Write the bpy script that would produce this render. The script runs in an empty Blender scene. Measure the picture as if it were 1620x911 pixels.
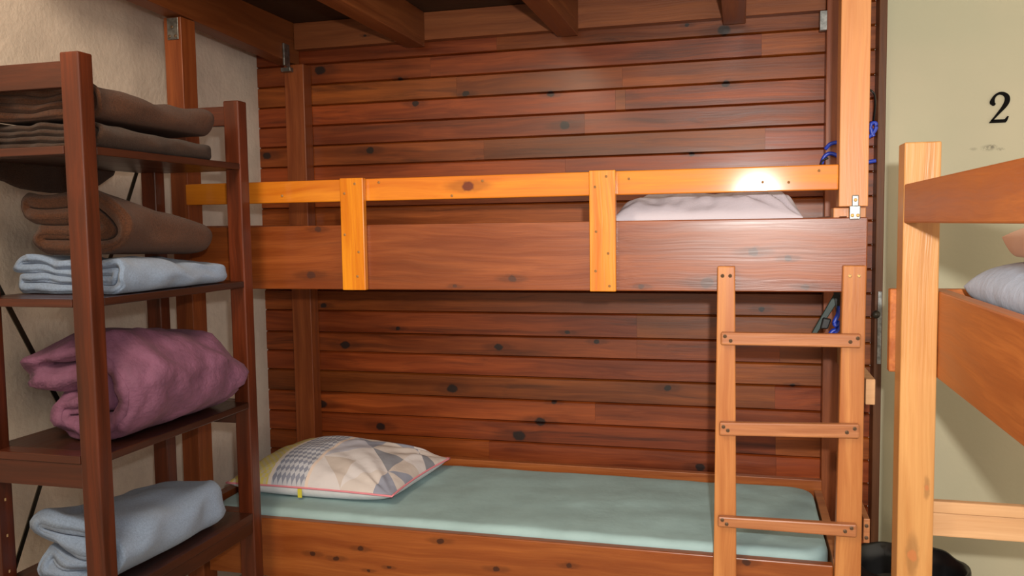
import bpy, bmesh, math, random
import numpy as np
from mathutils import Vector, Matrix, noise

sc = bpy.context.scene
C = sc.collection
random.seed(7)
H0 = 1.30                      # camera height above the floor; heights below are given relative to it

# ------------------------------------------------------------------ camera
YAW, PITCH, ROLL, FPX = 0.2624, 0.07358, -0.01485, 1345.7
def cam_axes():
    cy, sy = math.cos(YAW), math.sin(YAW)
    f = Vector((-sy, cy, 0)); r = Vector((cy, sy, 0)); u = Vector((0, 0, 1))
    cp, sp = math.cos(PITCH), math.sin(PITCH)
    f2 = f*cp - u*sp; u2 = u*cp + f*sp
    cr, sr = math.cos(ROLL), math.sin(ROLL)
    return r*cr + u2*sr, u2*cr - r*sr, f2
r_, u_, f_ = cam_axes()
cd = bpy.data.cameras.new('camera'); cam = bpy.data.objects.new('camera', cd); C.objects.link(cam)
cd.sensor_width = 36; cd.lens = FPX/1620*36; cd.clip_start = .02
cam.matrix_world = Matrix(((r_.x, u_.x, -f_.x, 0), (r_.y, u_.y, -f_.y, 0), (r_.z, u_.z, -f_.z, H0), (0, 0, 0, 1)))
sc.camera = cam

# ------------------------------------------------------------------ light
w = bpy.data.worlds.new('world'); sc.world = w; w.use_nodes = True
bg = w.node_tree.nodes['Background']
bg.inputs['Color'].default_value = (1.0, .89, .73, 1); bg.inputs['Strength'].default_value = 1.25
def lamp(name, kind, loc, energy, color, size, aim=None, **kw):
    l = bpy.data.lights.new(name, kind); l.energy = energy; l.color = color
    if kind == 'AREA': l.size = size
    else: l.shadow_soft_size = size
    for k, v in kw.items(): setattr(l, k, v)
    o = bpy.data.objects.new(name, l); C.objects.link(o); o.location = loc
    if aim is not None: o.rotation_euler = (Vector(aim)-Vector(loc)).to_track_quat('-Z', 'Y').to_euler()
    return o
lamp('camera_flash', 'SPOT', (.085, -.02, H0+.14), 190, (1, .96, .90), .022, aim=(.36, 2.3, H0-.1), spot_size=math.radians(112), spot_blend=1.0)
lamp('room_lamp', 'AREA', (-.95, .45, H0+1.05), 24, (1, .80, .58), .45, aim=(-1.8, 1.7, H0+.1))
sc.view_settings.view_transform = 'Standard'; sc.view_settings.look = 'None'
sc.view_settings.exposure = 0; sc.view_settings.gamma = 1; sc.view_settings.use_curve_mapping = False

# ------------------------------------------------------------------ materials
def lin(c):
    return tuple(((v/255)/12.92 if v/255 <= .04045 else ((v/255+.055)/1.055)**2.4) for v in c) + (1,)
class NT:
    def __init__(s, name):
        s.m = bpy.data.materials.new(name); s.m.use_nodes = True; s.t = s.m.node_tree
        s.b = s.t.nodes['Principled BSDF']; s.tc = s.n('ShaderNodeTexCoord')
    def n(s, k, **kw):
        x = s.t.nodes.new(k)
        for a, v in kw.items(): setattr(x, a, v)
        return x
    def l(s, a, b): s.t.links.new(a, b)
    def setin(s, node, name, v):
        if hasattr(v, 'links') or isinstance(v, bpy.types.NodeSocket): s.l(v, node.inputs[name])
        else: node.inputs[name].default_value = v
    def vmath(s, op, a, b=None):
        x = s.n('ShaderNodeVectorMath', operation=op); s.setin(x, 0, a)
        if b is not None: s.setin(x, 1, b)
        return x.outputs['Value'] if op in ('LENGTH', 'DISTANCE') else x.outputs[0]
    def math(s, op, a, b=None, c=None):
        x = s.n('ShaderNodeMath', operation=op); s.setin(x, 0, a)
        if b is not None: s.setin(x, 1, b)
        if c is not None: s.setin(x, 2, c)
        return x.outputs[0]
    def noise(s, vec, scale, detail=3, rough=.5, dist=0):
        x = s.n('ShaderNodeTexNoise'); s.setin(x, 'Vector', vec)
        x.inputs['Scale'].default_value = scale; x.inputs['Detail'].default_value = detail
        x.inputs['Roughness'].default_value = rough; x.inputs['Distortion'].default_value = dist
        return x.outputs['Fac']
    def ramp(s, f, lo, hi, a=0, b=1):
        x = s.n('ShaderNodeMapRange', interpolation_type='SMOOTHSTEP'); s.setin(x, 'Value', f)
        x.inputs['From Min'].default_value = lo; x.inputs['From Max'].default_value = hi
        x.inputs['To Min'].default_value = a; x.inputs['To Max'].default_value = b
        return x.outputs[0]
    def mix(s, f, a, b, mode='MIX'):
        x = s.n('ShaderNodeMix', data_type='RGBA', blend_type=mode); s.setin(x, 0, f)
        s.setin(x, 6, a); s.setin(x, 7, b)
        return x.outputs[2]
    def bump(s, h, st, d=.01):
        x = s.n('ShaderNodeBump'); s.setin(x, 'Height', h); x.inputs['Strength'].default_value = st; x.inputs['Distance'].default_value = d
        s.l(x.outputs[0], s.b.inputs['Normal'])

def wood(name, base, dark, axis='X', rough=.38, knots=(), contrast=1.0, attr=False, coat=.25, blotch=.25, knot_col=(26, 17, 15), fibre=.35, bump=.12, crough=.28, streak=0, spec=.28):
    M = NT(name); obj = M.tc.outputs['Object']
    v = obj
    if attr:
        at = M.n('ShaderNodeAttribute', attribute_name='tint'); t = at.outputs['Fac']
        cx = M.n('ShaderNodeCombineXYZ'); M.setin(cx, 0, M.math('MULTIPLY', t, 37.0)); M.setin(cx, 2, M.math('MULTIPLY', t, 11.0))
        v = M.vmath('ADD', obj, cx.outputs[0])
    # warp the grain a little so that it flows
    wn = M.n('ShaderNodeTexNoise'); M.setin(wn, 'Vector', v); wn.inputs['Scale'].default_value = 2.2; wn.inputs['Detail'].default_value = 2
    wv = M.vmath('SCALE', M.vmath('SUBTRACT', wn.outputs['Color'], (.5, .5, .5))); wv.node.inputs['Scale'].default_value = .05
    v2 = M.vmath('ADD', v, wv)
    # knots bend and darken
    kf = None; hf = None
    jn = M.n('ShaderNodeTexNoise'); M.setin(jn, 'Vector', obj); jn.inputs['Scale'].default_value = 45; jn.inputs['Detail'].default_value = 2
    jv = M.vmath('SCALE', M.vmath('SUBTRACT', jn.outputs['Color'], (.5, .5, .5))); jv.node.inputs['Scale'].default_value = .012
    oj = M.vmath('ADD', obj, jv)
    ai = 'XYZ'.index(axis)
    for (kx, kz, kr) in knots:
        rr = kr*.010
        sx, sz = (1/(rr*1.15), 1/(rr*.85)) if axis == 'X' else (1/(rr*.85), 1/(rr*1.15))
        d = M.vmath('MULTIPLY', M.vmath('SUBTRACT', oj, (kx, 0, kz+H0)), (sx, 0, sz))
        L = M.vmath('LENGTH', d)
        k = M.ramp(L, .75, 1.15, 1, 0)
        e = (.35, 0, 1) if axis == 'X' else (1, 0, .35)
        L2 = M.vmath('LENGTH', M.vmath('MULTIPLY', d, e))
        h = M.ramp(L2, .8, 1.7, 1, 0)
        kf = k if kf is None else M.math('MAXIMUM', kf, k)
        hf = h if hf is None else M.math('MAXIMUM', hf, h)
    sc_ = [28.0, 28.0, 28.0]; sc_[ai] = 1.3
    g1 = M.noise(M.vmath('MULTIPLY', v2, tuple(sc_)), 1.0, 5, .6, .6)
    sf = [190.0, 190.0, 190.0]; sf[ai] = 4.0
    g2 = M.noise(M.vmath('MULTIPLY', v2, tuple(sf)), 1.0, 2, .5)
    sb = [5.0, 5.0, 5.0]; sb[ai] = 1.8
    g3 = M.noise(M.vmath('MULTIPLY', v2, tuple(sb)), 1.0, 3, .55)
    c = M.mix(M.ramp(g1, .5-.22/contrast, .5+.22/contrast, 1, 0), lin(base), lin(dark))
    c = M.mix(M.ramp(g2, .35, .7, 0, fibre), c, lin(dark))
    c = M.mix(M.ramp(g3, .35, .75, 0, blotch), c, lin(tuple(x*.55 for x in dark)))
    if streak:
        ss = [17.0, 17.0, 17.0]; ss[ai] = .9
        g4 = M.noise(M.vmath('MULTIPLY', M.vmath('ADD', v2, (3.3, 1.1, 7.7)), tuple(ss)), 1.0, 6, .65, 1.2)
        c = M.mix(M.ramp(g4, .52, .72, 0, streak), c, lin(tuple(x*.5 for x in dark)))
    if kf is not None:
        c = M.mix(M.math('MULTIPLY', hf, .45), c, lin(tuple(x*.6 for x in dark)))
        c = M.mix(M.math('MULTIPLY', kf, .93), c, lin(knot_col))
    if attr:
        a2 = M.n('ShaderNodeAttribute', attribute_name='tint')
        x = M.n('ShaderNodeHueSaturation'); M.setin(x, 'Color', c); M.setin(x, 'Value', M.ramp(a2.outputs['Fac'], 0, 1, .80, 1.20)); M.setin(x, 'Hue', M.ramp(M.math('FRACT', M.math('MULTIPLY', a2.outputs['Fac'], 7.3)), 0, 1, .497, .507)); c = x.outputs[0]
    M.l(c, M.b.inputs['Base Color'])
    M.setin(M.b, 'Roughness', M.ramp(g1, .3, .7, rough-.06, rough+.08))
    M.b.inputs['Specular IOR Level'].default_value = spec
    M.b.inputs['Coat Weight'].default_value = coat; M.b.inputs['Coat Roughness'].default_value = crough
    M.bump(M.math('ADD', g2, M.math('MULTIPLY', g1, 1.2)), bump, .004)
    return M.m

def plain(name, col, rough=.5, metal=0, nscale=0, namt=.1, bump=0, bscale=60, sheen=0, spec=.5, col2=None, detail=4):
    M = NT(name)
    if nscale:
        f = M.noise(M.tc.outputs['Object'], nscale, detail, .6)
        c = M.mix(M.ramp(f, .3, .7), lin(col), lin(col2 or tuple(x*(1-namt) for x in col)))
        M.l(c, M.b.inputs['Base Color'])
    else: M.b.inputs['Base Color'].default_value = lin(col)
    M.b.inputs['Roughness'].default_value = rough; M.b.inputs['Metallic'].default_value = metal
    M.b.inputs['Sheen Weight'].default_value = sheen; M.b.inputs['Sheen Roughness'].default_value = .5; M.b.inputs['Specular IOR Level'].default_value = spec
    if bump: M.bump(M.noise(M.tc.outputs['Object'], bscale, 4, .6), bump, .01)
    return M.m

WALLK = [(-1.648, 0.606, 1.3), (-1.545, 0.598, 2), (-1.163, 0.454, 1.2), (-0.966, 0.48, 1.2), (-0.65, 0.462, 1.2), (-0.602, 0.349, 1.6), (-1.348, 0.29, 1.5), (-1.785, 0.284, 1.6), (-1.221, 0.548, 0.8), (-0.056, 0.639, 2.0), (-0.048, 0.464, 1.3), (-0.176, 0.665, 0.7), (-0.161, 0.234, 0.9), (-1.475, -0.451, 1.8), (-0.857, -0.446, 1.5), (-0.597, -0.387, 0.9), (-0.493, -0.419, 1.0), (-1.04, -0.608, 1.9), (-0.243, -0.577, 1.2), (-1.334, -0.767, 1.7), (-0.704, -0.718, 1.8), (-0.785, -0.774, 2.2), (-0.65, -0.643, 0.9), (-1.253, -0.385, 0.9), (-1.562, -0.3, 1.1), (-1.583, -0.688, 2.0), (-0.131, -0.854, 1.5), (0.173, -0.552, 0.8), (0.072, -0.295, 1.0)]
m_panel = wood('stained_pine_panelling', (158, 76, 26), (102, 40, 10), 'X', .4, WALLK, attr=True, coat=.16, blotch=.4, contrast=.8, bump=.06, crough=.22, streak=.7, spec=.35)
m_board = wood('brown_pine_board', (150, 78, 28), (110, 48, 15), 'X', .38, [(-1.224, -0.138, 1.3), (-0.609, -0.148, 1.1), (-0.776, -0.17, 0.6), (-0.253, -0.169, 0.7), (-0.084, -0.157, 1.6), (0.16, -0.166, 0.9), (0.119, -0.095, 0.8), (0.033, -0.077, 1.2), (-1.197, -0.004, 0.9)], coat=.30, bump=.15, contrast=.8, crough=.3, spec=.38, streak=.3, knot_col=(70, 38, 26))
m_low = wood('lower_pine_board', (168, 96, 42), (130, 64, 26), 'X', .4, [(-0.836, -0.91, 1.0), (-1.248, -0.985, 0.9), (-1.17, -0.992, 0.9), (-1.066, -1.02, 0.6), (-1.0, -1.004, 0.6), (-0.669, -0.979, 1.0), (-1.09, -0.956, 0.9), (-0.457, -0.95, 0.8), (0.019, -0.898, 1.0)], coat=.2, contrast=.8, knot_col=(60, 30, 18))
m_rail = wood('honey_pine_rail', (222, 138, 26), (184, 94, 14), 'X', .48, [(-0.733, 0.111, 1.6)], coat=.32, crough=.12, contrast=.7, blotch=.1, knot_col=(92, 34, 16), fibre=.2, bump=.08)
m_batten = wood('honey_pine_batten', (226, 146, 24), (188, 98, 12), 'Z', .34, coat=.35, contrast=.9, blotch=.1, fibre=.25)
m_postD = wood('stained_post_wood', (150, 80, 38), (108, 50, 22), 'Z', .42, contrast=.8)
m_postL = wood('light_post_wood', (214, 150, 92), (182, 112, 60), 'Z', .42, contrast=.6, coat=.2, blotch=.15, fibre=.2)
m_ladder = wood('ladder_pine', (202, 138, 78), (166, 98, 50), 'Z', .45, contrast=.9, coat=.15, blotch=.15)
m_rung = wood('ladder_rung_pine', (192, 130, 84), (150, 90, 54), 'X', .45, contrast=.8, coat=.15, blotch=.15)
m_loft = wood('loft_beam_wood', (140, 80, 40), (104, 52, 24), 'Y', .5, contrast=.7, coat=.1)
m_loftx = wood('loft_ledger_wood', (146, 84, 44), (108, 56, 28), 'X', .5, [(-1.335, .705, .6)], contrast=.7, coat=.1)
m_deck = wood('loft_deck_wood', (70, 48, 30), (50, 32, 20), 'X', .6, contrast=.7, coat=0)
m_rack = wood('dark_stained_shelf_post', (110, 48, 22), (66, 28, 14), 'Z', .38, coat=.25, blotch=.6, contrast=.8)
m_rackx = wood('dark_stained_shelf_rail', (92, 42, 22), (58, 26, 16), 'X', .35, coat=.35, blotch=.4)
m_racky = wood('dark_stained_shelf_board', (70, 34, 20), (44, 22, 14), 'Y', .35, coat=.3, blotch=.3)
m_rp = wood('bleached_pine_post', (202, 150, 90), (178, 120, 66), 'Z', .4, [(0.372, -0.743, 1.2), (0.398, -0.588, .6)], contrast=.6, coat=.25, blotch=.12, knot_col=(176, 108, 62), fibre=.2, bump=.3)
m_rpS = wood('russet_post_side', (176, 92, 48), (140, 64, 32), 'Z', .5, contrast=.6, coat=0)
m_rr = wood('brown_long_rail', (192, 114, 54), (152, 80, 36), 'Y', .42, contrast=.8, coat=.1, blotch=.2)
m_re = wood('pale_end_rail', (216, 172, 128), (190, 142, 98), 'X', .6, contrast=.6, coat=0, blotch=.1, fibre=.2)
m_trim = wood('dark_brown_trim', (112, 68, 36), (76, 44, 24), 'Z', .5, contrast=.6, coat=.1)
m_white = plain('cream_plaster', (222, 208, 194), .85, nscale=6, namt=.08, bump=.25, bscale=55, spec=.2)
m_metal = plain('galvanised_steel', (150, 152, 150), .35, .9, nscale=60, namt=.3)
m_darkmetal = plain('dark_steel', (66, 62, 54), .45, .7)
m_screw = plain('screw_head', (100, 78, 58), .5, .3)
m_screwp = plain('pale_screw_head', (168, 128, 82), .5, .3)
m_brass = plain('bright_screw_head', (224, 190, 140), .3, .6)
m_black = plain('black_plastic', (16, 16, 18), .35)
m_num = plain('black_numeral', (12, 10, 9), .8, spec=.1)
m_fleece = plain('brown_fleece', (88, 56, 40), .95, nscale=300, namt=.25, bump=.5, bscale=420, sheen=.1, spec=.1)
m_fleeced = plain('dark_grey_brown_fleece', (72, 52, 42), .95, nscale=300, namt=.25, bump=.5, bscale=420, sheen=.1, spec=.1)
m_blue = plain('blue_blanket', (136, 156, 186), .9, nscale=240, namt=.1, bump=.4, bscale=380, sheen=.2, spec=.1)
m_purple = plain('purple_quilt', (122, 80, 106), .75, nscale=22, namt=.12, bump=.9, bscale=22, sheen=.03, spec=.25)
m_sheet = plain('teal_sheet', (158, 186, 188), .75, nscale=7, namt=.06, bump=.35, bscale=9, spec=.3)
m_lilac = plain('lilac_white_cotton', (206, 196, 204), .8, bump=.3, bscale=26, spec=.2)
m_pblue = plain('grey_blue_cotton', (178, 192, 214), .8, bump=.3, bscale=20, spec=.2)
m_peach = plain('peach_cotton', (246, 214, 198), .8, bump=.3, bscale=20, spec=.2)
m_grey = plain('grey_mattress_ticking', (128, 116, 106), .9, nscale=90, namt=.15)
m_bluepl = plain('blue_plastic', (34, 62, 178), .35)
m_greenpl = plain('dark_green_plastic', (22, 46, 40), .4)
m_pink = plain('pink_piping', (226, 140, 152), .7)
m_yel = plain('yellow_tag', (206, 196, 60), .7)

def green_wall():
    M = NT('pale_green_paint'); o = M.tc.outputs['Object']
    c = M.mix(M.ramp(M.noise(o, 1.7, 3), .3, .7), lin((186, 178, 152)), lin((174, 172, 146)))
    # scuffs left under the numeral
    for (x, z, r, s) in ((.742, .217, .022, .5), (.752, .221, .014, .6), (.700, .215, .012, .3), (.775, .212, .012, .5)):
        d = M.vmath('LENGTH', M.vmath('MULTIPLY', M.vmath('SUBTRACT', o, (x, 0, z+H0)), (1/r, 0, 2.2/r)))
        k = M.math('MULTIPLY', M.ramp(d, .3, 1.3, 1, 0), M.ramp(M.noise(o, 110, 3), .36, .56))
        c = M.mix(M.math('MULTIPLY', k, s), c, lin((96, 92, 78)))
    M.l(c, M.b.inputs['Base Color']); M.b.inputs['Roughness'].default_value = .55; M.b.inputs['Specular IOR Level'].default_value = .3
    M.bump(M.noise(o, 90, 3), .08, .005)
    return M.m
m_green = green_wall()
def tile_floor():
    M = NT('pale_floor_tile'); b = M.n('ShaderNodeTexBrick'); b.offset = 0; b.squash = 1
    M.l(M.tc.outputs['Object'], b.inputs['Vector']); b.inputs['Scale'].default_value = 1
    b.inputs['Brick Width'].default_value = .33; b.inputs['Row Height'].default_value = .33; b.inputs['Mortar Size'].default_value = .004
    b.inputs['Color1'].default_value = lin((186, 178, 160)); b.inputs['Color2'].default_value = lin((176, 168, 150)); b.inputs['Mortar'].default_value = lin((120, 112, 100))
    M.l(b.outputs['Color'], M.b.inputs['Base Color']); M.b.inputs['Roughness'].default_value = .35
    return M.m
m_tile = tile_floor()

# ------------------------------------------------------------------ helpers
def link(name, bm, mat, parent=None, smooth=False, bevel=0, seg=2):
    me = bpy.data.meshes.new(name); bmesh.ops.recalc_face_normals(bm, faces=bm.faces); bm.to_mesh(me); bm.free()
    for m in (mat if isinstance(mat, (list, tuple)) else [mat]): me.materials.append(m)
    o = bpy.data.objects.new(name, me); C.objects.link(o)
    if smooth: me.polygons.foreach_set('use_smooth', [True]*len(me.polygons))
    if bevel:
        b = o.modifiers.new('bevel', 'BEVEL'); b.width = bevel; b.segments = seg; b.limit_method = 'ANGLE'; b.angle_limit = math.radians(40)
    if parent is not None:
        o.parent = parent
        g = Vector((0, 0, 0)); p = parent
        while p is not None: g += p.location; p = p.parent
        o.location = -g                      # mesh data stays in room coordinates
    return o
def box(bm, x0, x1, y0, y1, z0, z1, rot=None, mi=0):
    vs = [bm.verts.new((x, y, z+H0)) for x in (x0, x1) for y in (y0, y1) for z in (z0, z1)]
    fs = [(0, 1, 3, 2), (4, 6, 7, 5), (0, 4, 5, 1), (2, 3, 7, 6), (0, 2, 6, 4), (1, 5, 7, 3)]
    for f in fs: bm.faces.new([vs[i] for i in f]).material_index = mi
    return vs
def hexa(bm, pts):
    """eight corners, bottom four then top four (same order)"""
    vs = [bm.verts.new((p[0], p[1], p[2]+H0)) for p in pts]
    for f in ((3, 2, 1, 0), (4, 5, 6, 7), (0, 1, 5, 4), (1, 2, 6, 5), (2, 3, 7, 6), (3, 0, 4, 7)): bm.faces.new([vs[i] for i in f])
    return vs
def bx(name, x0, x1, y0, y1, z0, z1, mat, parent=None, bevel=.002, **kw):
    bm = bmesh.new(); box(bm, x0, x1, y0, y1, z0, z1); return link(name, bm, mat, parent, bevel=bevel, **kw)
def tube(bm, pts, r, n=8, closed=False):
    pts = [Vector(p)+Vector((0, 0, H0)) for p in pts]; rings = []
    N = len(pts); up = Vector((0, 0, 1))
    for i, p in enumerate(pts):
        a = pts[(i-1) % N] if (closed or i > 0) else p; b = pts[(i+1) % N] if (closed or i < N-1) else p
        t = (b-a).normalized(); s = t.cross(up)
        if s.length < .05: s = t.cross(Vector((0, 1, 0)))
        s.normalize(); u = s.cross(t).normalized()
        rr = r[i] if isinstance(r, (list, tuple)) else r
        rings.append([bm.verts.new(p + (s*math.cos(2*math.pi*k/n)+u*math.sin(2*math.pi*k/n))*rr) for k in range(n)])
    for i in range(N if closed else N-1):
        A, B = rings[i], rings[(i+1) % N]
        for k in range(n): bm.faces.new((A[k], A[(k+1) % n], B[(k+1) % n], B[k]))
    if not closed: bm.faces.new(rings[0][::-1]); bm.faces.new(rings[-1])
def empty(name, loc, label, cat, group=None):
    o = bpy.data.objects.new(name, None); C.objects.link(o); o.location = (loc[0], loc[1], loc[2]+H0); o.empty_display_size = .1
    o['label'] = label; o['category'] = cat
    if group: o['group'] = group
    return o
def tag(o, label, cat, group=None):
    o['label'] = label; o['category'] = cat
    if group: o['group'] = group
    return o
def struct(o): o['kind'] = 'structure'; return o
def screw_mesh(mat, r=.0042):
    bm = bmesh.new(); n = 14
    c = bm.verts.new((0, -.0016, 0)); prev = None
    rings = []
    for (rr, y) in ((.0, -.0012), (r*.35, -.0004), (r*.6, -.0022), (r, -.0010), (r, .001)):
        if rr == 0: continue
        rings.append([bm.verts.new((rr*math.cos(2*math.pi*k/n), y, rr*math.sin(2*math.pi*k/n))) for k in range(n)])
    for k in range(n): bm.faces.new((c, rings[0][k], rings[0][(k+1) % n]))
    for a, b in zip(rings, rings[1:]):
        for k in range(n): bm.faces.new((a[k], b[k], b[(k+1) % n], a[(k+1) % n]))
    me = bpy.data.meshes.new('screw'); bmesh.ops.recalc_face_normals(bm, faces=bm.faces); bm.to_mesh(me); bm.free(); me.materials.append(mat)
    return me
scr_p = screw_mesh(m_screwp, .0036)
scr_d, scr_b = screw_mesh(m_screw, .0048), screw_mesh(m_brass, .0045)
def screws(parent, pts, y, me=None):
    for (x, z) in pts:
        o = bpy.data.objects.new('screw', me or scr_d); C.objects.link(o)
        g = Vector((0, 0, 0)); p = parent
        while p is not None: g += p.location; p = p.parent
        o.parent = parent; o.location = Vector((x, y-.0005, z+H0)) - g

# ================================================================== ROOM
YB, YG, XW = 3.00, 2.95, -1.815
ZC = 1.15
# left plaster wall, floor, ceiling
struct(bx('wall_left', XW-.12, XW, -1.5, YB+.12, -1.30, ZC, m_white, bevel=0))
struct(bx('floor', XW-.12, 2.4, -1.5, YB+.12, -1.42, -1.30, m_tile, bevel=0))
struct(bx('ceiling', XW-.12, 2.4, .9, YB+.12, ZC, ZC+.1, m_white, bevel=0))
struct(bx('wall_right', .4415, 2.4, YG, YB+.12, -1.30, ZC, m_green, bevel=0))
# dark timber jamb between panelling and green wall, with its lock plate and knob
jam = struct(bx('trim_1', .4175, .4410, YG-.03, YB, -1.30, ZC, m_trim, bevel=.002))
bx('lock_plate', .4265, .4385, YG-.0325, YG-.0295, -.462, -.228, m_metal, jam, bevel=.001)
bm = bmesh.new(); tube(bm, [(.419, YG-.029, -.30), (.419, YG-.045, -.30), (.419, YG-.05, -.30), (.419, YG-.062, -.30)], [.006, .006, .013, .011], 14)
link('knob', bm, m_darkmetal, jam, smooth=True)

# back wall: real tongue-and-groove planks with butt joints
def panelling():
    bm = bmesh.new(); lay = bm.loops.layers.float.new('tint')
    gz = [.857, .78, .70, .6235, .546, .4675, .3916, .3153, .2369]
    z = .2369
    for i in range(6): gz.append(round(.2369-.0794*(i+1), 4))
    gz += [-.3187, -.4041, -.479, -.555, -.639, -.7206, -.798, -.876, -.954, -1.032, -1.11, -1.188, -1.30]
    joints = {3: [.066, -1.1], 2: [-.846], 4: [-.396, -1.0], 5: [-.386], 6: [-.53], 7: [.079, -.9], 8: [-.6], 16: [.132, -.35], 17: [.117-.2], 18: [.117], 19: [-.5], 20: [.12], 21: [.123, -.9], 15: [-.35]}
    X0, X1 = XW, .4170
    g, d = .0035, .007
    def prism(x0, x1, zt, zb, t):
        # profile: front face with bevelled upper and lower edges sinking into the groove
        prof = [(YB, zt), (YB+.0-.0, zt), (YB-.012+d, zt-.0008), (YB-.012, zt-.0008-g*1.3), (YB-.012, zb+g), (YB-.012+d, zb+.0008), (YB, zb)]
        prof = prof[1:]
        A = [bm.verts.new((x0, y, z_+H0)) for y, z_ in prof]; B = [bm.verts.new((x1, y, z_+H0)) for y, z_ in prof]
        fs = []
        for k in range(len(prof)-1): fs.append(bm.faces.new((A[k], A[k+1], B[k+1], B[k])))
        fs.append(bm.faces.new(A[::-1])); fs.append(bm.faces.new(B))
        for f in fs:
            for l in f.loops: l[lay] = t
    rnd = random.Random(3)
    for i, (zt, zb) in enumerate(zip(gz, gz[1:])):
        js = sorted(joints.get(i, []) + ([rnd.uniform(-1.5, .2)] if rnd.random() < .2 else []))
        xs = [X0]+[j for j in js]+[X1]
        for a, b in zip(xs, xs[1:]): prism(a+.0002, b-.0002, zt, zb, rnd.uniform(.1, .95))
    vs = box(bm, X0, X1, YB, YB+.12, -1.30, ZC)
    return link('wall_back', bm, m_panel)
struct(panelling())

# ================================================================== BUNK BED (far, wide one)
D = 2.27
bunk = empty('bunk_bed', (-.69, 2.62, -1.30), 'brown pine bunk bed along the panelled wall, with honey guard rail and ladder', 'bunk bed')
Pt, Pw = .07, .066
bx('post', -1.692, -1.632, D+.002, D+.072, -1.30, .6425, m_postD, bunk)
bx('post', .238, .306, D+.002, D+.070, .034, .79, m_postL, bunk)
bx('post_stub', .228, .305, D+.030, D+.095, .0, .032, m_postL, bunk)
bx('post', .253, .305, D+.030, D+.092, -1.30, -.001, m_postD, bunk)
bx('post', -1.662, -1.582, 2.925, 2.985, -1.30, .6135, m_postD, bunk)
bx('post', .263, .328, 2.925, 2.985, -1.30, .79, m_postD, bunk)
# upper bed
bx('front_board', -1.63, .306, D, D+.028, -.180, .0075, m_board, bunk, bevel=.003)
bx('back_board', -1.60, .262, 2.93, 2.955, -.17, .010, m_board, bunk)
bx('end_board', .240, .262, D+.03, 2.925, -.17, .012, m_board, bunk)
bx('end_board', -1.63, -1.605, D+.03, 2.925, -.17, .012, m_board, bunk)
bx('bed_base', -1.60, .235, D+.03, 2.925, -.165, -.03, m_grey, bunk, bevel=.01)
gr = bx('guard_rail', -1.640, .2365, D-.0, D+.022, .0760, .1395, m_rail, bunk, bevel=.003)
gr.location.y += .001
screws(gr, [(-1.31, .097), (-1.0, .128), (-.78, .085), (-.69, .124), (-.285, .118), (.055, .100), (.118, .098), (.19, .125)], D, scr_p)
for xa, xb, pts in ((-1.112, -1.040, [(-1.065, .125), (-1.098, .098), (-1.10, -.02), (-1.058, -.07), (-1.064, -.14)]),
                    (-.388, -.318, [(-.342, .125), (-.372, .098), (-.370, -.02), (-.338, -.078), (-.372, -.125), (-.335, -.165)])):
    b = bx('guard_rail_support', xa, xb, D-.022, D-.001, -.180, .1415, m_batten, bunk, bevel=.002)
    screws(b, pts, D-.022, scr_p)
# bracket at right post
bm = bmesh.new(); box(bm, .262, .288, D-.004, D+.001, .002, .036); box(bm, .268, .284, D-.002, D+.002, .034, .062)
br = link('bracket', bm, m_metal, bunk, bevel=.002); screws(br, [(.269, .012), (.282, .012), (.276, .050)], D-.004, scr_b)
# lower bed
bx('side_board', -1.61, .236, D, D+.028, -1.07, -.887, m_low, bunk, bevel=.003)
bx('side_board', -1.60, .262, 2.895, 2.922, -1.05, -.848, m_low, bunk)
bx('end_board', .238, .262, D+.03, 2.893, -1.05, -.880, m_rung, bunk)
bx('end_board', -1.665, -1.628, D+.075, 2.923, -1.05, -.862, m_postD, bunk)
bm = bmesh.new(); box(bm, -1.60, .236, D+.03, 2.89, -.985, -.965); link('bed_base', bm, m_rung, bunk)
# cross rails on the outside of the right end
bx('cross_rail', .3075, .330, D+.004, 2.93, -.464, -.399, m_re, bunk)
r = bx('cross_rail', .3070, .322, D+.000, 2.93, -.820, -.757, m_rung, bunk); screws(r, [(.314, -.775), (.314, -.806)], D)
# ladder
def lean(name, xt0, xt1, xb0, xb1, zt, zb, parent, mat):
    bm = bmesh.new()
    y0, y1 = D-.030, D-.001
    hexa(bm, [(xb0, y0, zb), (xb1, y0, zb), (xb1, y1, zb), (xb0, y1, zb), (xt0, y0, zt), (xt1, y0, zt), (xt1, y1, zt), (xt0, y1, zt)])
    return link(name, bm, mat, parent, bevel=.003)
s1 = lean('ladder_stringer', -.0555, -.012, -.068, -.002, -.1125, -1.30, bunk, m_ladder)
s2 = lean('ladder_stringer', .2465, .3005, .232, .298, -.1115, -1.30, bunk, m_ladder)
screws(s1, [(-.043, -.137), (-.024, -.137)], D-.030); screws(s2, [(.262, -.137), (.283, -.137)], D-.030, scr_b)
def rung(x0, x1, zl0, zl1, zr0, zr1, pts):
    bm = bmesh.new(); y0, y1 = D-.052, D-.031
    hexa(bm, [(x0, y0, zl0), (x1, y0, zr0), (x1, y1, zr0), (x0, y1, zl0), (x0, y0, zl1), (x1, y0, zr1), (x1, y1, zr1), (x0, y1, zl1)])
    o = link('ladder_rung', bm, m_rung, bunk, bevel=.004); screws(o, pts, y0)
rung(-.046, .288, -.3125, -.280, -.3125, -.279, [(-.036, -.290), (-.022, -.301), (.280, -.289), (.263, -.298)])
rung(-.049, .2875, -.548, -.5135, -.5385, -.503, [(-.039, -.524), (-.028, -.533), (.276, -.514), (.258, -.524)])
rung(-.052, .285, -.7885, -.7615, -.790, -.757, [(-.041, -.769), (-.030, -.779), (.272, -.766), (.257, -.775)])

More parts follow.
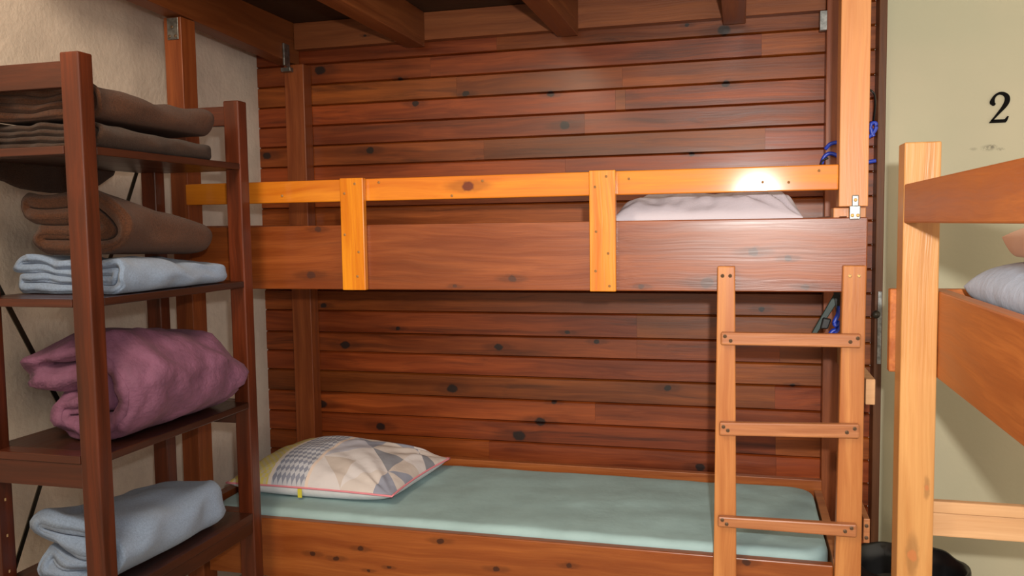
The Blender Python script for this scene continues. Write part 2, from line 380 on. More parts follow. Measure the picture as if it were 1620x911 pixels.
# loft frame overhead
loft = empty('loft_frame', (-.69, 2.6, .62), 'dark timber loft frame of joists and beams above the bunk bed', 'loft frame')
bm = bmesh.new(); hexa(bm, [(-1.692, 1.75, .668), (-1.630, 1.75, .668), (-1.630, 2.985, .618), (-1.692, 2.985, .618), (-1.692, 1.75, .86), (-1.630, 1.75, .86), (-1.630, 2.985, .80), (-1.692, 2.985, .80)])
# cut the beam where the posts stand under it: posts end at its underside
link('side_beam', bm, m_loft, loft, bevel=.003)
bx('ledger', -1.628, .262, 2.945, 2.986, .672, .770, m_loftx, loft)
for a, b, nm in ((-1.171, -1.103, 1), (-.6135, -.541, 2), (-.057, .015, 3)):
    bx('joist', a, b, 1.76, 2.944, .648, .770, m_loft, loft)
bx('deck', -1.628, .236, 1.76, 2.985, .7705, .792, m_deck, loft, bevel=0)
# galvanised brackets of the loft
bm = bmesh.new(); box(bm, -1.678, -1.640, D-.002, D+.0015, .575, .640)
b1 = link('bracket', bm, m_metal, loft, bevel=.001); screws(b1, [(-1.670, .585), (-1.649, .585), (-1.660, .612)], D-.002)
bm = bmesh.new(); box(bm, -1.629, -1.622, 2.86, 2.90, .600, .680); box(bm, -1.662, -1.622, 2.90, 2.924, .585, .60)
link('bracket', bm, m_metal, loft, bevel=.001)
bm = bmesh.new(); box(bm, .2405, .262, 2.90, 2.9235, .60, .66); link('bracket', bm, m_metal, loft, bevel=.001)

# ================================================================== folded blankets
def spiral_path(wd, t, n=4):
    """centre line of a cloth folded in four, big round fold towards +x (u, h)"""
    P = []
    def arc(cx, cz, r, a0, a1, k):
        for i in range(k+1):
            a = a0+(a1-a0)*i/k; P.append((cx+r*math.cos(a), cz+r*math.sin(a)))
    def line(x0, x1, z):
        k = max(4, int(abs(x1-x0)/.012))
        for i in range(1, k): P.append((x0+(x1-x0)*i/k, z))
    h = [t*(i+.5) for i in range(4)]
    hp = math.pi/2
    line(t*1.6, wd-2*t, h[0])
    arc(wd-2*t, (h[0]+h[3])/2, 1.5*t, -hp, hp, 16)
    line(wd-2*t, t*1.0, h[3])
    arc(t*1.0, (h[3]+h[2])/2, .5*t, hp, 3*hp, 9)
    line(t*1.0, wd-2.1*t, h[2])
    arc(wd-2.1*t, (h[2]+h[1])/2, .5*t, hp, -hp, 9)
    line(wd-2.1*t, t*1.6, h[1])
    arc(t*1.6, (h[1]+h[0])/2, .5*t, hp, 3*hp, 9)
    return P
def smoothn(p, s, seed=0):
    q = Vector((p[0]*s+seed*3.1, p[1]*s-seed*1.7, p[2]*s+seed*5.3))
    return noise.noise(q)
def folded(name, wd, t, y0, y1, warp, mat, parent=None, ny=44, fill=.97, r_end=.012, namp=.004, nsc=14, seed=1, flat=0):
    """cloth folded in four: profile u (0..wd) x h, extruded from y0 to y1; warp(u,h,y)->world"""
    P = spiral_path(wd, t)
    n = len(P); H = 4*t
    N = []
    for i in range(n):
        a = Vector(P[(i-1) % n]); b = Vector(P[(i+1) % n]); d = (b-a).normalized(); N.append(Vector((-d.y, d.x)))
    bm = bmesh.new()
    ys = [y0+(y1-y0)*(.5-.5*math.cos(math.pi*i/ny)) for i in range(ny+1)]
    def ins(d): return 1.0 if d >= r_end else math.sqrt(max(0.05, 1-(1-d/r_end)**2))
    V = []
    for y in ys:
        k = min(max(.45, ins((y-y0)*2.2)), ins(y1-y)); hw = t*.5*fill*k; vr = []
        for side in (1, -1):
            for i in range(n):
                u = P[i][0]+N[i].x*hw*side; h = P[i][1]+N[i].y*hw*side
                x, yy, z = warp(u/wd, h/H, (y-y0)/(y1-y0))
                # one smooth displacement field, so that layers never cross
                q = (u, h*1.3, y)
                hk = min(1, max(0, h/H*2.5))
                x += smoothn(q, nsc, seed)*namp*1.6*(.4+.6*hk); z += smoothn(q, nsc, seed+3)*namp*hk; yy += smoothn((u*2, h*3, y), nsc*.8, seed+6)*namp*1.5
                vr.append(bm.verts.new((x, yy, z+H0)))
        V.append(vr)
    for a, b in zip(V, V[1:]):
        for i in range(n):
            j = (i+1) % n
            bm.faces.new((a[i], a[j], b[j], b[i])); bm.faces.new((a[n+j], a[n+i], b[n+i], b[n+j]))
    for r in (V[0], V[-1]):
        for i in range(n):
            j = (i+1) % n; bm.faces.new((r[i], r[j], r[n+j], r[n+i]))
    return link(name, bm, mat, parent, smooth=True)
def lerp(a, b, f): return a+(b-a)*f
def mk_warp(x0, x1, y0, y1, z0, hn, hf, bulge=0, skew=0, hpow=1.0, lobe=0, seed=0, wav=.006, y0r=None, xfar=0):
    """box-ish target: height hn at near end, hf at far end; lobe sets the upper -x fold further out"""
    def f(u, h, v):
        hh = lerp(hn, hf, v**hpow)
        x = lerp(x0, x1, u) - lobe*(1-u)*min(1, max(0, (h-.42)/.16))**1.0 + bulge*u*math.sin(math.pi*min(1, max(0, v)))*math.sin(math.pi*h) + xfar*v
        y = lerp(y0, y1, v) + skew*(u-.5) + .008*math.sin(u*5+seed)*(1-2*v)
        z = z0 + h*hh*(1 + .10*math.sin(3.1*u+seed+2*v)) + (wav*math.sin(7*u+4*v+seed)*h)
        # the far end rounds over
        if v > .8: z -= (v-.8)**2*3*hh*h*.5
        if v > .85: x -= ((v-.85)/.15)**2*.02*u
        return x, y, z
    return f

# shelf rack geometry
RX0, RX1, RN, RF = -1.687, -1.357, 1.535, 2.130     # back / front x, near / far y of the front posts
T = {1: .185, 2: -.147, 3: -.495, 4: -.820}
# --- brown blankets on the top shelf
BG = 'brown fleece blankets folded on the rack'
b1 = folded('folded_blanket', .30, .0125, 1.585, 2.035, mk_warp(-1.682, -1.362, 1.600, 2.040, T[1]+.001, .056, .047, seed=1, wav=.003), m_fleeced, namp=.009, seed=2)
tag(b1, 'dark brown fleece blanket lying directly on the top shelf, under another brown one', 'blanket', None)
b2 = folded('folded_blanket', .30, .0165, 1.585, 2.040, mk_warp(-1.680, -1.360, 1.600, 2.045, T[1]+.067, .080, .058, seed=2.4, wav=.006), m_fleece, namp=.013, nsc=11, seed=5)
tag(b2, 'brown fleece blanket on top of the stack on the uppermost shelf', 'blanket', None)
# dark cloth hanging down behind the top shelf
def drape():
    bm = bmesh.new(); nu, nv = 40, 16; G = []
    for s in (0, 1):
        S = []
        for i in range(nu+1):
            u = i/nu; y = lerp(1.50, 2.06, u)
            bot = float(np.interp(y, [1.50, 1.64, 1.68, 1.72, 1.76, 1.82, 1.90, 1.96, 2.01, 2.05, 2.06], [.118, .128, .124, .108, .102, .100, .102, .112, .132, .160, .20]))
            R = []
            for j in range(nv+1):
                v = j/nv; z = lerp(.26, bot, v)
                x = -1.712 + .008*math.sin(y*40)*v + s*.006*(1 if 0 < v < 1 else .3)
                R.append(bm.verts.new((x, y, z+H0)))
            S.append(R)
        G.append(S)
    for s in (0, 1):
        for i in range(nu):
            for j in range(nv): bm.faces.new((G[s][i][j], G[s][i+1][j], G[s][i+1][j+1], G[s][i][j+1]))
    for i in range(nu):
        for j in (0, nv): bm.faces.new((G[0][i][j], G[0][i+1][j], G[1][i+1][j], G[1][i][j]))
    for j in range(nv):
        for i in (0, nu): bm.faces.new((G[0][i][j], G[0][i][j+1], G[1][i][j+1], G[1][i][j]))
    return link('hanging_flap', bm, m_fleeced, b1, smooth=True)
drape()
# --- second shelf: blue below, brown on top
o = folded('folded_blanket', .36, .020, 1.655, 2.06, mk_warp(-1.692, -1.358, 1.655, 2.065, T[2]+.001, .079, .066, seed=.6, lobe=.0, wav=.006, hpow=1.3), m_blue, namp=.012, seed=8)
tag(o, 'light blue folded blanket on the second shelf, under a brown blanket', 'blanket')
def wb2(u, h, v):
    x, y, z = mk_warp(-1.640, -1.372, 1.665, 2.05, T[2]+.093, .168, .064, lobe=.03, seed=3.3, wav=.003, hpow=.85)(u, h, v)
    return x, y, z-.012*v + (.02*(1-h)*(1-u)*0)
o = folded('folded_blanket', .27, .041, 1.665, 2.05, wb2, m_fleece, namp=.014, nsc=8, seed=11, r_end=.032)
tag(o, 'thick brown fleece blanket on top of the light blue one, second shelf', 'blanket')
# --- third shelf: purple quilt
def wq(u, h, v):
    x, y, z = mk_warp(-1.620, -1.335, 1.635, 2.095, T[3]+.002, .238, .188, lobe=.035, bulge=.02, seed=5.1, wav=.006, hpow=1.8)(u, h, v)
    if h < .3 and v < .3: x += 0
    return x+.012*v*u, y, z
o = folded('folded_quilt', .30, .060, 1.635, 2.085, wq, m_purple, ny=70, namp=.017, nsc=13, seed=14, r_end=.06)
tag(o, 'puffy purple quilt folded on the third shelf of the rack', 'quilt')
# --- bottom shelf: blue blanket
def wb4(u, h, v):
    x, y, z = mk_warp(-1.600, -1.362, 1.600, 2.05, T[4]+.002, .158, .120, lobe=.012, seed=2.2, wav=.004, hpow=1.0)(u, h, v)
    return x-.035*(1-u)*(h < .5), y, z
o = folded('folded_blanket', .26, .040, 1.585, 2.035, wb4, m_blue, ny=50, namp=.016, nsc=9, seed=21, r_end=.02)
tag(o, 'thick blue folded blanket on the bottom shelf, below the purple quilt', 'blanket')

# ================================================================== SHELF RACK
rack = empty('shelf_rack', (-1.52, 1.83, -1.30), 'dark stained open wooden shelf rack against the plaster wall', 'shelf rack')
pw, pd = .0485, .043
bx('post', RX1-pw, RX1, RN, RN+pd, -1.30, .383, m_rack, rack, bevel=.004, seg=3)
bx('post', RX1-pw, RX1, RF, RF+pd, -1.30, .360, m_rack, rack, bevel=.004, seg=3)
bx('post', RX0, RX0+pw, RN, RN+pd, -1.30, .383, m_rack, rack, bevel=.004, seg=3).location.x += -.0
bx('post', RX0, RX0+pw, RF, RF+pd, -1.30, .360, m_rack, rack, bevel=.004, seg=3)
for k, z in T.items():
    th = .018 if k < 4 else .022
    bm = bmesh.new()
    box(bm, RX0+.001, RX1-.002, RN+pd+.0005, RF-.0005, z-th, z)
    link('shelf', bm, m_racky, rack, bevel=.002)
    bx('shelf_edge', RX0+pw+.0005, RX1-pw-.0005, RN, RN+pd, z-th, z, m_rackx if k != 2 else m_rackx, rack, bevel=.002)
    bx('shelf_edge', RX0+pw+.0005, RX1-pw-.0005, RF, RF+pd, z-th, z, m_rackx, rack, bevel=.002)
bx('shelf_edge', RX1-.030, RX1-.004, RN+pd, RF, T[4]-.060, T[4]-.0225, m_racky, rack)
bx('end_rail', RX0+pw, RX1-pw, RN+.008, RN+.030, .310, .366, m_rackx, rack)
bx('end_rail', RX0+pw, RX1-pw, RF+.008, RF+.030, .292, .346, m_rackx, rack)
bx('end_rail', RX0+pw, RX1-pw, RN+.004, RN+.026, -.570, -.5135, m_rackx, rack)
bx('end_rail', RX0+pw, RX1-pw, RF+.008, RF+.030, -.560, -.5135, m_rackx, rack)
def strap(p, q, wd, x):
    a = Vector((0, p[0], p[1])); b = Vector((0, q[0], q[1])); d = (b-a).normalized(); n = Vector((0, -d.z, d.y))*wd/2
    bm = bmesh.new(); pts = [a-n, b-n, b+n, a+n]
    hexa(bm, [(x, *c[1:]) for c in pts]+[(x+.003, *c[1:]) for c in pts])
    return link('cross_brace', bm, m_darkmetal, rack)
strap((1.585, -.04), (2.06, -.935), .014, -1.7045)
strap((2.165, .22), (1.555, -.975), .012, -1.7085)
# peg holes on the near back post
for z in (-.615, -.70, -.785, -.87): bx('shelf_peg', RX0+pw, RX0+pw+.0008, RN+.018, RN+.022, z-.003, z+.003, m_brass, rack, bevel=0)
bm = bmesh.new()
tube(bm, [(-1.62, 2.121, -.5135), (-1.62, 2.121, -.535)], .005, 8); link('shelf_peg', bm, m_metal, rack, smooth=True)

# ================================================================== LOWER BED bedding
def rounded_slab(name, x0, x1, y0, y1, z0, z1, mat, r=.03, corner=.06, wr=.002, nx=90, ny=40, seed=0, sag=0):
    bm = bmesh.new(); G = []
    def S(n): return [(.5-.5*math.cos(math.pi*i/n)) for i in range(n+1)]
    for top in (0, 1):
        R = []
        for fx in S(nx):
            Q = []
            for fy in S(ny):
                x = lerp(x0, x1, fx); y = lerp(y0, y1, fy)
                dx = min(x-x0, x1-x); dy = min(y-y0, y1-y)
                # rounded plan corners
                if dx < corner and dy < corner:
                    ex, ey = corner-dx, corner-dy; L = math.hypot(ex, ey)
                    m = max(ex, ey)
                    if L > 0:
                        k = m/L; ex2, ey2 = ex*k, ey*k
                        x = (x0+corner-ex2) if x-x0 < x1-x else (x1-corner+ex2)
                        y = (y0+corner-ey2) if y-y0 < y1-y else (y1-corner+ey2)
                        e = corner-m
                    else: e = corner
                else: e = min(dx, dy)
                k = 1 if e >= r else math.sqrt(max(0, 1-(1-e/r)**2))
                if top:
                    z = z1-r+r*k + noise.noise(Vector((x*5, y*7, seed)))*wr + noise.noise(Vector((x*13+y*9, y*10-x*4, seed)))*wr*.7*k - sag*math.sin(math.pi*fx)*math.sin(math.pi*fy)
                    # pulled creases
                    z += wr*.9*math.exp(-((y-(y0+y1)/2-.25*(x+.35))/.012)**2)*math.exp(-((x+.35)/.22)**2)
                else: z = z0+(r-r*k)*.6
                Q.append(bm.verts.new((x, y, z+H0)))
            R.append(Q)
        G.append(R)
    for t in (0, 1):
        for i in range(nx):
            for j in range(ny): bm.faces.new((G[t][i][j], G[t][i+1][j], G[t][i+1][j+1], G[t][i][j+1]))
    for i in range(nx):
        for j in (0, ny): bm.faces.new((G[0][i][j], G[0][i+1][j], G[1][i+1][j], G[1][i][j]))
    for j in range(ny):
        for i in (0, nx): bm.faces.new((G[0][i][j], G[0][i][j+1], G[1][i][j+1], G[1][i][j]))
    return link(name, bm, mat, smooth=True)
tag(rounded_slab('mattress', -1.618, .232, D+.031, 2.892, -.964, -.868, m_sheet, wr=.004, corner=.07, r=.022), 'mattress under a plain teal fitted sheet, in the bottom bunk', 'mattress')

def pillow(name, cor, z0, ht, mat, label, cat='pillow', parent=None, nu=80, nv=80, seam=.3, amp=.006, seed=0, colour=None, pinch=.06, hshift=(0, 0), pw_=(2.6, 2.6), nsc=7, fold=None):
    """cor: plan corners FL, FR, BR, BL"""
    bm = bmesh.new(); col = bm.loops.layers.uv.new('pattern') if colour else None
    FL, FR, BR, BL = [Vector((c[0], c[1])) for c in cor]; G = []
    UV = {}
    for top in (0, 1):
        R = []
        for i in range(nu+1):
            u = math.sin((i/nu*2-1)*math.pi/2)
            Q = []
            for j in range(nv+1):
                v = math.sin((j/nv*2-1)*math.pi/2)
                uu = u*(1-pinch*(1-v*v)*abs(u)**3); vv = v*(1-pinch*(1-u*u)*abs(v)**3)
                a, b = (uu+1)/2, (vv+1)/2
                p = (FL*(1-a)+FR*a)*(1-b)+(BL*(1-a)+BR*a)*b
                pu = max(0, 1-abs(u-hshift[0]*(1-abs(u)))**pw_[0]); pv = max(0, 1-abs(v-hshift[1]*(1-abs(v)))**pw_[1])
                t = (pu*pv)**.55
                nz = noise.noise(Vector((p.x*nsc, p.y*nsc, seed)))*amp + noise.noise(Vector((p.x*nsc*2.7, p.y*nsc*2.7, seed+4)))*amp*.5
                edge = 1-max(abs(u), abs(v))
                if top:
                    # creases radiating from the corners
                    cr = amp*1.0*math.sin(math.atan2(v-1.15, u-1.15)*26+seed)*math.exp(-((u-1)**2+(v-1)**2)*1.1)*min(1, edge*5)
                    cr += amp*.8*math.sin(math.atan2(v+1.15, u-1.15)*22+seed)*math.exp(-((u-1)**2+(v+1)**2)*1.3)*min(1, edge*5)
                    z = z0+ht*seam + ht*(1-seam)*t + (nz+cr)*min(1, edge*6)
                else:
                    z = z0+ht*seam*max(0, 1-t*2.2)**1.5
                if fold: z = fold(u, v, z)
                vert = bm.verts.new((p.x, p.y, z+H0)); UV[vert] = (u, v, top); Q.append(vert)
            R.append(Q)
        G.append(R)
    for i in range(nu+1):
        for j in range(nv+1):
            if i in (0, nu) or j in (0, nv): pass
    fs = []
    for t in (0, 1):
        for i in range(nu):
            for j in range(nv): fs.append(bm.faces.new((G[t][i][j], G[t][i+1][j], G[t][i+1][j+1], G[t][i][j+1])))
    for i in range(nu):
        for j in (0, nv): fs.append(bm.faces.new((G[0][i][j], G[0][i+1][j], G[1][i+1][j], G[1][i][j])))
    for j in range(nv):
        for i in (0, nu): fs.append(bm.faces.new((G[0][i][j], G[0][i][j+1], G[1][i][j+1], G[1][i][j])))
    if colour:
        for f in fs:
            for l in f.loops:
                u, v, tp = UV[l.vert]; l[col].uv = ((u+1)*.30, (v+1)*.23 if tp else -.5)
    bmesh.ops.remove_doubles(bm, verts=bm.verts, dist=.0002)
    o = link(name, bm, mat, parent, smooth=True)
    if label: tag(o, label, cat)
    return o, G
def pat_mat():
    M = NT('patterned_cotton'); uv = M.n('ShaderNodeUVMap', uv_map='pattern'); sp = M.n('ShaderNodeSeparateXYZ'); M.l(uv.outputs[0], sp.inputs[0])
    x, y = sp.outputs[0], sp.outputs[1]
    m = M.math
    # big triangles
    q = .118; gx = m('DIVIDE', m('SUBTRACT', x, .297), q); gy = m('DIVIDE', y, q)
    ix, iy = m('FLOOR', gx), m('FLOOR', gy); fx, fy = m('SUBTRACT', gx, ix), m('SUBTRACT', gy, iy)
    par_ = m('ABSOLUTE', m('MODULO', m('ADD', ix, iy), 2.0))
    up = m('ADD', m('MULTIPLY', par_, m('GREATER_THAN', fx, fy)), m('MULTIPLY', m('SUBTRACT', 1.0, par_), m('GREATER_THAN', fx, m('SUBTRACT', 1.0, fy))))
    cx = M.n('ShaderNodeCombineXYZ'); M.l(ix, cx.inputs[0]); M.l(iy, cx.inputs[1]); M.l(m('MULTIPLY', up, 5.0), cx.inputs[2])
    wn = M.n('ShaderNodeTexWhiteNoise', noise_dimensions='3D'); M.l(cx.outputs[0], wn.inputs['Vector'])
    cr = M.n('ShaderNodeValToRGB'); cr.color_ramp.interpolation = 'CONSTANT'
    pal = [(208, 198, 194), (150, 154, 172), (190, 190, 204), (214, 208, 210), (140, 142, 152), (200, 188, 182)]
    el = cr.color_ramp.elements; el[0].color = lin(pal[0]); el[1].position = 1/6; el[1].color = lin(pal[1])
    for k in range(2, 6): e = el.new(k/6); e.color = lin(pal[k])
    M.l(wn.outputs[0], cr.inputs[0]); c = cr.outputs[0]
    # white seam, harlequin band, seam, yellow band
    def band(c, hi, col): return M.mix(m('LESS_THAN', x, hi), c, col)
    c = band(c, .297, lin((224, 206, 196)))
    a = m('DIVIDE', m('ADD', x, m('MULTIPLY', y, .62)), .017); b = m('DIVIDE', m('SUBTRACT', x, m('MULTIPLY', y, .62)), .017)
    chk = m('ABSOLUTE', m('MODULO', m('ADD', m('FLOOR', a), m('FLOOR', b)), 2.0))
    band3 = m('GREATER_THAN', m('FRACT', m('DIVIDE', x, .021)), .72)
    c = band(c, .285, M.mix(chk, lin((196, 198, 208)), lin((142, 146, 164))))
    c = band(c, .163, lin((224, 214, 208)))
    ch2 = M.n('ShaderNodeTexChecker'); M.l(uv.outputs[0], ch2.inputs[0]); ch2.inputs['Scale'].default_value = 90; ch2.inputs['Color1'].default_value = lin((216, 200, 112)); ch2.inputs['Color2'].default_value = lin((208, 196, 160))
    c = band(c, .15, ch2.outputs[0])
    c = M.mix(m('LESS_THAN', y, -.1), c, lin((214, 216, 222)))
    M.l(c, M.b.inputs['Base Color']); M.b.inputs['Roughness'].default_value = .8; M.b.inputs['Specular IOR Level'].default_value = .2
    M.bump(M.noise(M.tc.outputs['Object'], 18, 3), .5, .01); return M.m
PC = [(-1.625, 2.40), (-1.035, 2.385), (-1.000, 2.83), (-1.60, 2.85)]
zp = -.8635
pl, G = pillow('patterned_pillow', PC, zp, .128, pat_mat(), 'patterned pillow in yellow, grey and lilac geometric print with pink piping, on teal sheet', nu=170, nv=150, seam=.27, amp=.007, seed=2, colour=True, pinch=.05, hshift=(-.25, .1), pw_=(2.2, 2.4))
me = pl.data
edge_pts = []
def rim(u, v):
    uu = u*(1-.05*(1-v*v)*abs(u)**3); vv = v*(1-.05*(1-u*u)*abs(v)**3); a, b = (uu+1)/2, (vv+1)/2
    FL, FR, BR, BL = [Vector(c) for c in PC]; p = (FL*(1-a)+FR*a)*(1-b)+(BL*(1-a)+BR*a)*b
    return (p.x, p.y, zp+.128*.27)
for s in np.linspace(-1, 1, 40)[:-1]: edge_pts.append(rim(s, -1))
for s in np.linspace(-1, 1, 30)[:-1]: edge_pts.append(rim(1, s))
for s in np.linspace(1, -1, 40)[:-1]: edge_pts.append(rim(s, 1))
for s in np.linspace(1, -1, 30)[:-1]: edge_pts.append(rim(-1, s))
bm = bmesh.new(); tube(bm, edge_pts, .0035, 6, closed=True); link('piping', bm, m_pink, pl, smooth=True)['label'] = 'pink piping'
bm = bmesh.new(); box(bm, -1.362, -1.348, 2.392, 2.395, zp+.006, zp+.034); link('side_tag', bm, m_yel, pl)['label'] = 'yellow side tag'

# pillow on the upper bunk
pillow('white_pillow', [(-.345, 2.36), (.160, 2.36), (.165, 2.74), (-.335, 2.74)], -.0295, .112, m_lilac, 'rumpled lilac-white pillow on the upper bunk, behind the guard rail', seam=.35, amp=.018, seed=9, pinch=.03, pw_=(6, 3), nsc=11)

# ================================================================== RIGHT BUNK
rb = empty('bunk_bed', (.80, 1.1, -1.30), 'paler pine bunk bed at the right, its square corner post in front', 'bunk bed')
bx('post', .3405, .4135, 2.0, 2.07, -1.30, .165, m_rp, rb, bevel=.003)
bx('post', .3405, .4135, .05, .12, -1.30, .165, m_rp, rb, bevel=.003)
bx('post', 1.22, 1.29, 2.0, 2.07, -1.30, .165, m_rp, rb, bevel=.003)
bx('post', 1.22, 1.29, .05, .12, -1.30, .165, m_rp, rb, bevel=.003)
bx('guard_rail', .3415, .372, .122, 1.999, -.0076, .0755, m_rr, rb, bevel=.003)
bx('side_board', .4145, .445, .06, 2.066, -.345, -.156, m_rr, rb, bevel=.003)
bx('side_board', 1.19, 1.2195, .06, 2.066, -.345, -.156, m_rr, rb, bevel=.003)
bx('end_board', .328, 1.24, 2.071, 2.098, -.345, -.156, m_rr, rb, bevel=.003)
bx('end_board', .3745, 1.22, .121, .148, -.345, -.156, m_rr, rb, bevel=.003)
bx('end_rail', .4145, 1.219, 2.062, 2.086, -.7165, -.662, m_re, rb, bevel=.003)
bx('end_rail', .4145, 1.219, 2.052, 2.074, -.6600, -.633, m_re, rb, bevel=.003)
bm = bmesh.new()
for k in range(10): box(bm, .446, 1.189, .20+k*.19, .28+k*.19, -.335, -.318)
link('slat', bm, m_re, rb)
tag(rounded_slab('mattress', .4475, 1.188, .16, 2.05, -.3175, -.172, m_grey, wr=.003, corner=.04, r=.03, nx=40, ny=60, seed=3), 'grey mattress in the upper bed of the right bunk', 'mattress')
pillow('grey_blue_pillow', [(.452, 1.46), (.98, 1.46), (.96, 1.985), (.458, 1.985)], -.168, .083, m_pblue, 'grey-blue pillow lying on the mattress of the right bunk', seam=.3, amp=.006, seed=6, pinch=.02, pw_=(7, 7))
pillow('peach_pillow', [(.520, 1.42), (1.05, 1.42), (1.04, 1.935), (.515, 1.935)], -.077, .070, m_peach, 'peach pillow on top of the grey-blue pillow', seam=.55, amp=.004, seed=12, pinch=.02, pw_=(7, 7))

# ================================================================== numeral
def numeral():
    # centre line (x, z, half width) of an old style serif 2, in units of its height
    pts = [(.115, .60, .052), (.10, .67, .062), (.13, .78, .040), (.20, .88, .033), (.31, .935, .036), (.43, .91, .048), (.515, .83, .060), (.535, .72, .066), (.50, .60, .062), (.42, .47, .050), (.30, .32, .036), (.18, .17, .026), (.09, .065, .022)]
    S = []
    for i in range(len(pts)-1):
        p0, p1, p2, p3 = [np.array(pts[max(0, min(len(pts)-1, i+k))]) for k in (-1, 0, 1, 2)]
        for t in np.linspace(0, 1, 8, endpoint=False):
            S.append(.5*((2*p1)+(-p0+p2)*t+(2*p0-5*p1+4*p2-p3)*t*t+(-p0+3*p1-3*p2+p3)*t**3))
    S.append(np.array(pts[-1])); S = [q*np.array((1, 1, 1.15)) for q in S]
    hgt = .0955; ox, oz = .7385, .2925; y1, y0 = YG-.0005, YG-.005
    bm = bmesh.new()
    Lf, Rt = [], []
    for i, s in enumerate(S):
        a, b = S[max(0, i-1)], S[min(len(S)-1, i+1)]; d = b[:2]-a[:2]; d = d/np.linalg.norm(d); n = np.array((-d[1], d[0]))
        Lf.append(s[:2]+n*s[2]); Rt.append(s[:2]-n*s[2])
    def V(p, y): return bm.verts.new((ox+p[0]*hgt, y, oz+p[1]*hgt+H0))
    F = [[V(p, y0) for p in Lf], [V(p, y0) for p in Rt]]; Bk = [[V(p, y1) for p in Lf], [V(p, y1) for p in Rt]]
    m = len(S)
    for i in range(m-1):
        bm.faces.new((F[0][i], F[0][i+1], F[1][i+1], F[1][i])); bm.faces.new((Bk[0][i], Bk[1][i], Bk[1][i+1], Bk[0][i+1]))
        for k in (0, 1): bm.faces.new((F[k][i], F[k][i+1], Bk[k][i+1], Bk[k][i]))
    for i in (0, m-1): bm.faces.new((F[0][i], F[1][i], Bk[1][i], Bk[0][i]))
    foot = [(.02, 0), (.50, 0), (.54, .05), (.59, .19), (.545, .20), (.49, .125), (.44, .105), (.12, .105), (.05, .05)]
    A = [V(p, y0) for p in foot]; B = [V(p, y1) for p in foot]
    bm.faces.new(A); bm.faces.new(B[::-1])
    for i in range(len(foot)): bm.faces.new((A[i], A[(i+1) % len(foot)], B[(i+1) % len(foot)], B[i]))
    # ball end of the hook
    ball = [(.135+.06*math.cos(a), .60+.055*math.sin(a)) for a in np.linspace(0, 2*math.pi, 20, endpoint=False)]
    A = [V(p, y0-.0002) for p in ball]; B = [V(p, y1) for p in ball]
    bm.faces.new(A); bm.faces.new(B[::-1])
    for i in range(20): bm.faces.new((A[i], A[(i+1) % 20], B[(i+1) % 20], B[i]))
    return tag(link('numeral', bm, m_num), 'black numeral 2 fixed on the green wall', 'number')
numeral()

# ================================================================== rubbish bin
bin_ = empty('rubbish_bin', (.475, 2.60, -1.30), 'black bin lined with a black bag, on the floor behind the pale post', 'bin')
def lathe(prof, cx, cy, n=48, wob=None):
    bm = bmesh.new(); R = []
    for i, (r, z) in enumerate(prof):
        R.append([bm.verts.new((cx+(r+(wob(k/n, i) if wob else 0))*math.cos(2*math.pi*k/n), cy+(r+(wob(k/n, i) if wob else 0))*math.sin(2*math.pi*k/n), z+H0+(wob(k/n, i)*1.2 if wob else 0))) for k in range(n)])
    for a, b in zip(R, R[1:]):
        for k in range(n): bm.faces.new((a[k], a[(k+1) % n], b[(k+1) % n], b[k]))
    bm.faces.new(R[0][::-1]); bm.faces.new(R[-1])
    return bm
link('body', lathe([(.115, -1.2995), (.145, -1.02), (.150, -1.00), (.152, -.992), (.147, -.992), (.141, -1.02), (.112, -1.29)], .475, 2.60), m_black, bin_, smooth=True)
wob = lambda f, i: .0025*math.sin(f*2*math.pi*5+i)+.0012*math.sin(f*2*math.pi*11)
link('bag', lathe([(.156, -1.075), (.160, -1.03), (.158, -.992), (.154, -.984), (.146, -.988), (.136, -1.03), (.112, -1.20), (.05, -1.27)], .475, 2.60, 90, wob), m_black, bin_, smooth=True)

# ================================================================== cords and strap at the bed end
def spl(pts, k=6):
    P = [np.array(p, float) for p in pts]; out = []
    for i in range(len(P)-1):
        p0, p1, p2, p3 = P[max(0, i-1)], P[i], P[i+1], P[min(len(P)-1, i+2)]
        for t in np.linspace(0, 1, k, endpoint=False): out.append(tuple(.5*((2*p1)+(-p0+p2)*t+(2*p0-5*p1+4*p2-p3)*t*t+(-p0+3*p1-3*p2+p3)*t**3)))
    out.append(tuple(P[-1])); return out
bm = bmesh.new(); tube(bm, spl([(.336, 2.93, .345), (.340, 2.88, .365), (.352, 2.85, .392), (.372, 2.84, .400), (.392, 2.83, .385), (.402, 2.87, .355), (.404, 2.912, .31)]), .0035, 8)
tag(link('black_cable', bm, m_black, smooth=True), 'thin black cable arching between the tall post and the brown door jamb', 'cable')
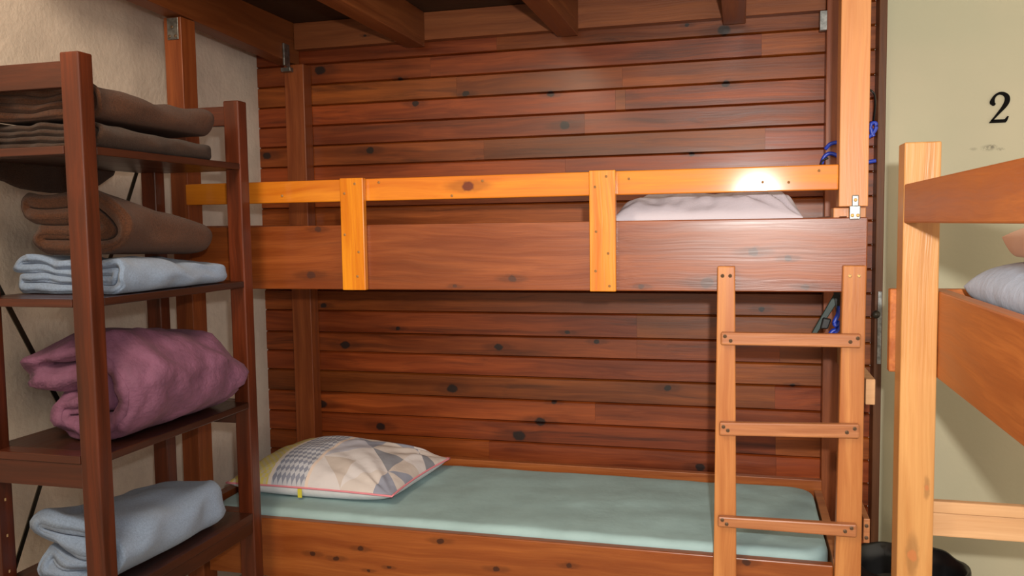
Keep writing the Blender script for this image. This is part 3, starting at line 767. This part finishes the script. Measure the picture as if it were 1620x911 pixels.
# two strands of blue cord slung round the back post
cord = empty('blue_cord', (.29, 2.85, .18), 'blue cord slung at the far right post above the guard rail', 'cord')
bm = bmesh.new(); tube(bm, spl([(.252, 2.915, .182), (.258, 2.912, .202), (.272, 2.910, .213), (.292, 2.905, .208), (.318, 2.905, .186), (.345, 2.905, .180), (.385, 2.905, .182), (.412, 2.905, .186)]), .0062, 8); link('strand', bm, m_bluepl, cord, smooth=True)
bm = bmesh.new(); tube(bm, spl([(.262, 2.912, .228), (.276, 2.906, .243), (.296, 2.904, .248), (.330, 2.904, .262), (.365, 2.904, .262), (.392, 2.905, .262), (.410, 2.905, .285), (.409, 2.905, .303), (.396, 2.905, .300), (.398, 2.905, .275), (.405, 2.905, .262)]), .0060, 8); link('strand', bm, m_bluepl, cord, smooth=True)
bm = bmesh.new(); tube(bm, spl([(.248, 2.915, .168), (.253, 2.91, .190), (.270, 2.905, .200)]), .0035, 8); link('cord_end', bm, m_black, cord, smooth=True)
st = empty('strap', (.24, 2.62, -.34), 'dark green strap with a black buckle hanging behind the ladder, under the upper bunk', 'strap')
bm = bmesh.new(); hexa(bm, [(.196, 2.60, -.338), (.216, 2.60, -.330), (.216, 2.606, -.330), (.196, 2.606, -.338), (.262, 2.60, -.212), (.286, 2.60, -.212), (.286, 2.606, -.212), (.262, 2.606, -.212)])
link('webbing', bm, m_greenpl, st, bevel=.002)
bm = bmesh.new(); hexa(bm, [(.270, 2.598, -.275), (.292, 2.598, -.275), (.292, 2.61, -.275), (.270, 2.61, -.275), (.258, 2.598, -.182), (.290, 2.598, -.182), (.290, 2.61, -.182), (.258, 2.61, -.182)]); link('webbing', bm, m_black, st, bevel=.002)
bm = bmesh.new(); hexa(bm, [(.224, 2.585, -.312), (.246, 2.585, -.312), (.246, 2.599, -.312), (.224, 2.599, -.312), (.232, 2.585, -.278), (.256, 2.585, -.283), (.256, 2.599, -.283), (.232, 2.599, -.278)]); link('buckle', bm, m_black, st, bevel=.004)
bl = empty('blue_cord', (.27, 2.58, -.36), 'bright blue cord hanging beside the dark green strap, behind the ladder', 'cord')
bm = bmesh.new(); tube(bm, spl([(.276, 2.583, -.245), (.272, 2.580, -.268), (.262, 2.578, -.292), (.268, 2.576, -.300), (.276, 2.578, -.290), (.274, 2.58, -.310), (.256, 2.58, -.318), (.244, 2.58, -.345)]), .0065, 8); link('strand', bm, m_bluepl, bl, smooth=True)
bm = bmesh.new(); tube(bm, spl([(.284, 2.575, -.262), (.282, 2.573, -.290), (.270, 2.572, -.312), (.256, 2.574, -.340)]), .0045, 8); link('strand', bm, m_bluepl, bl, smooth=True)
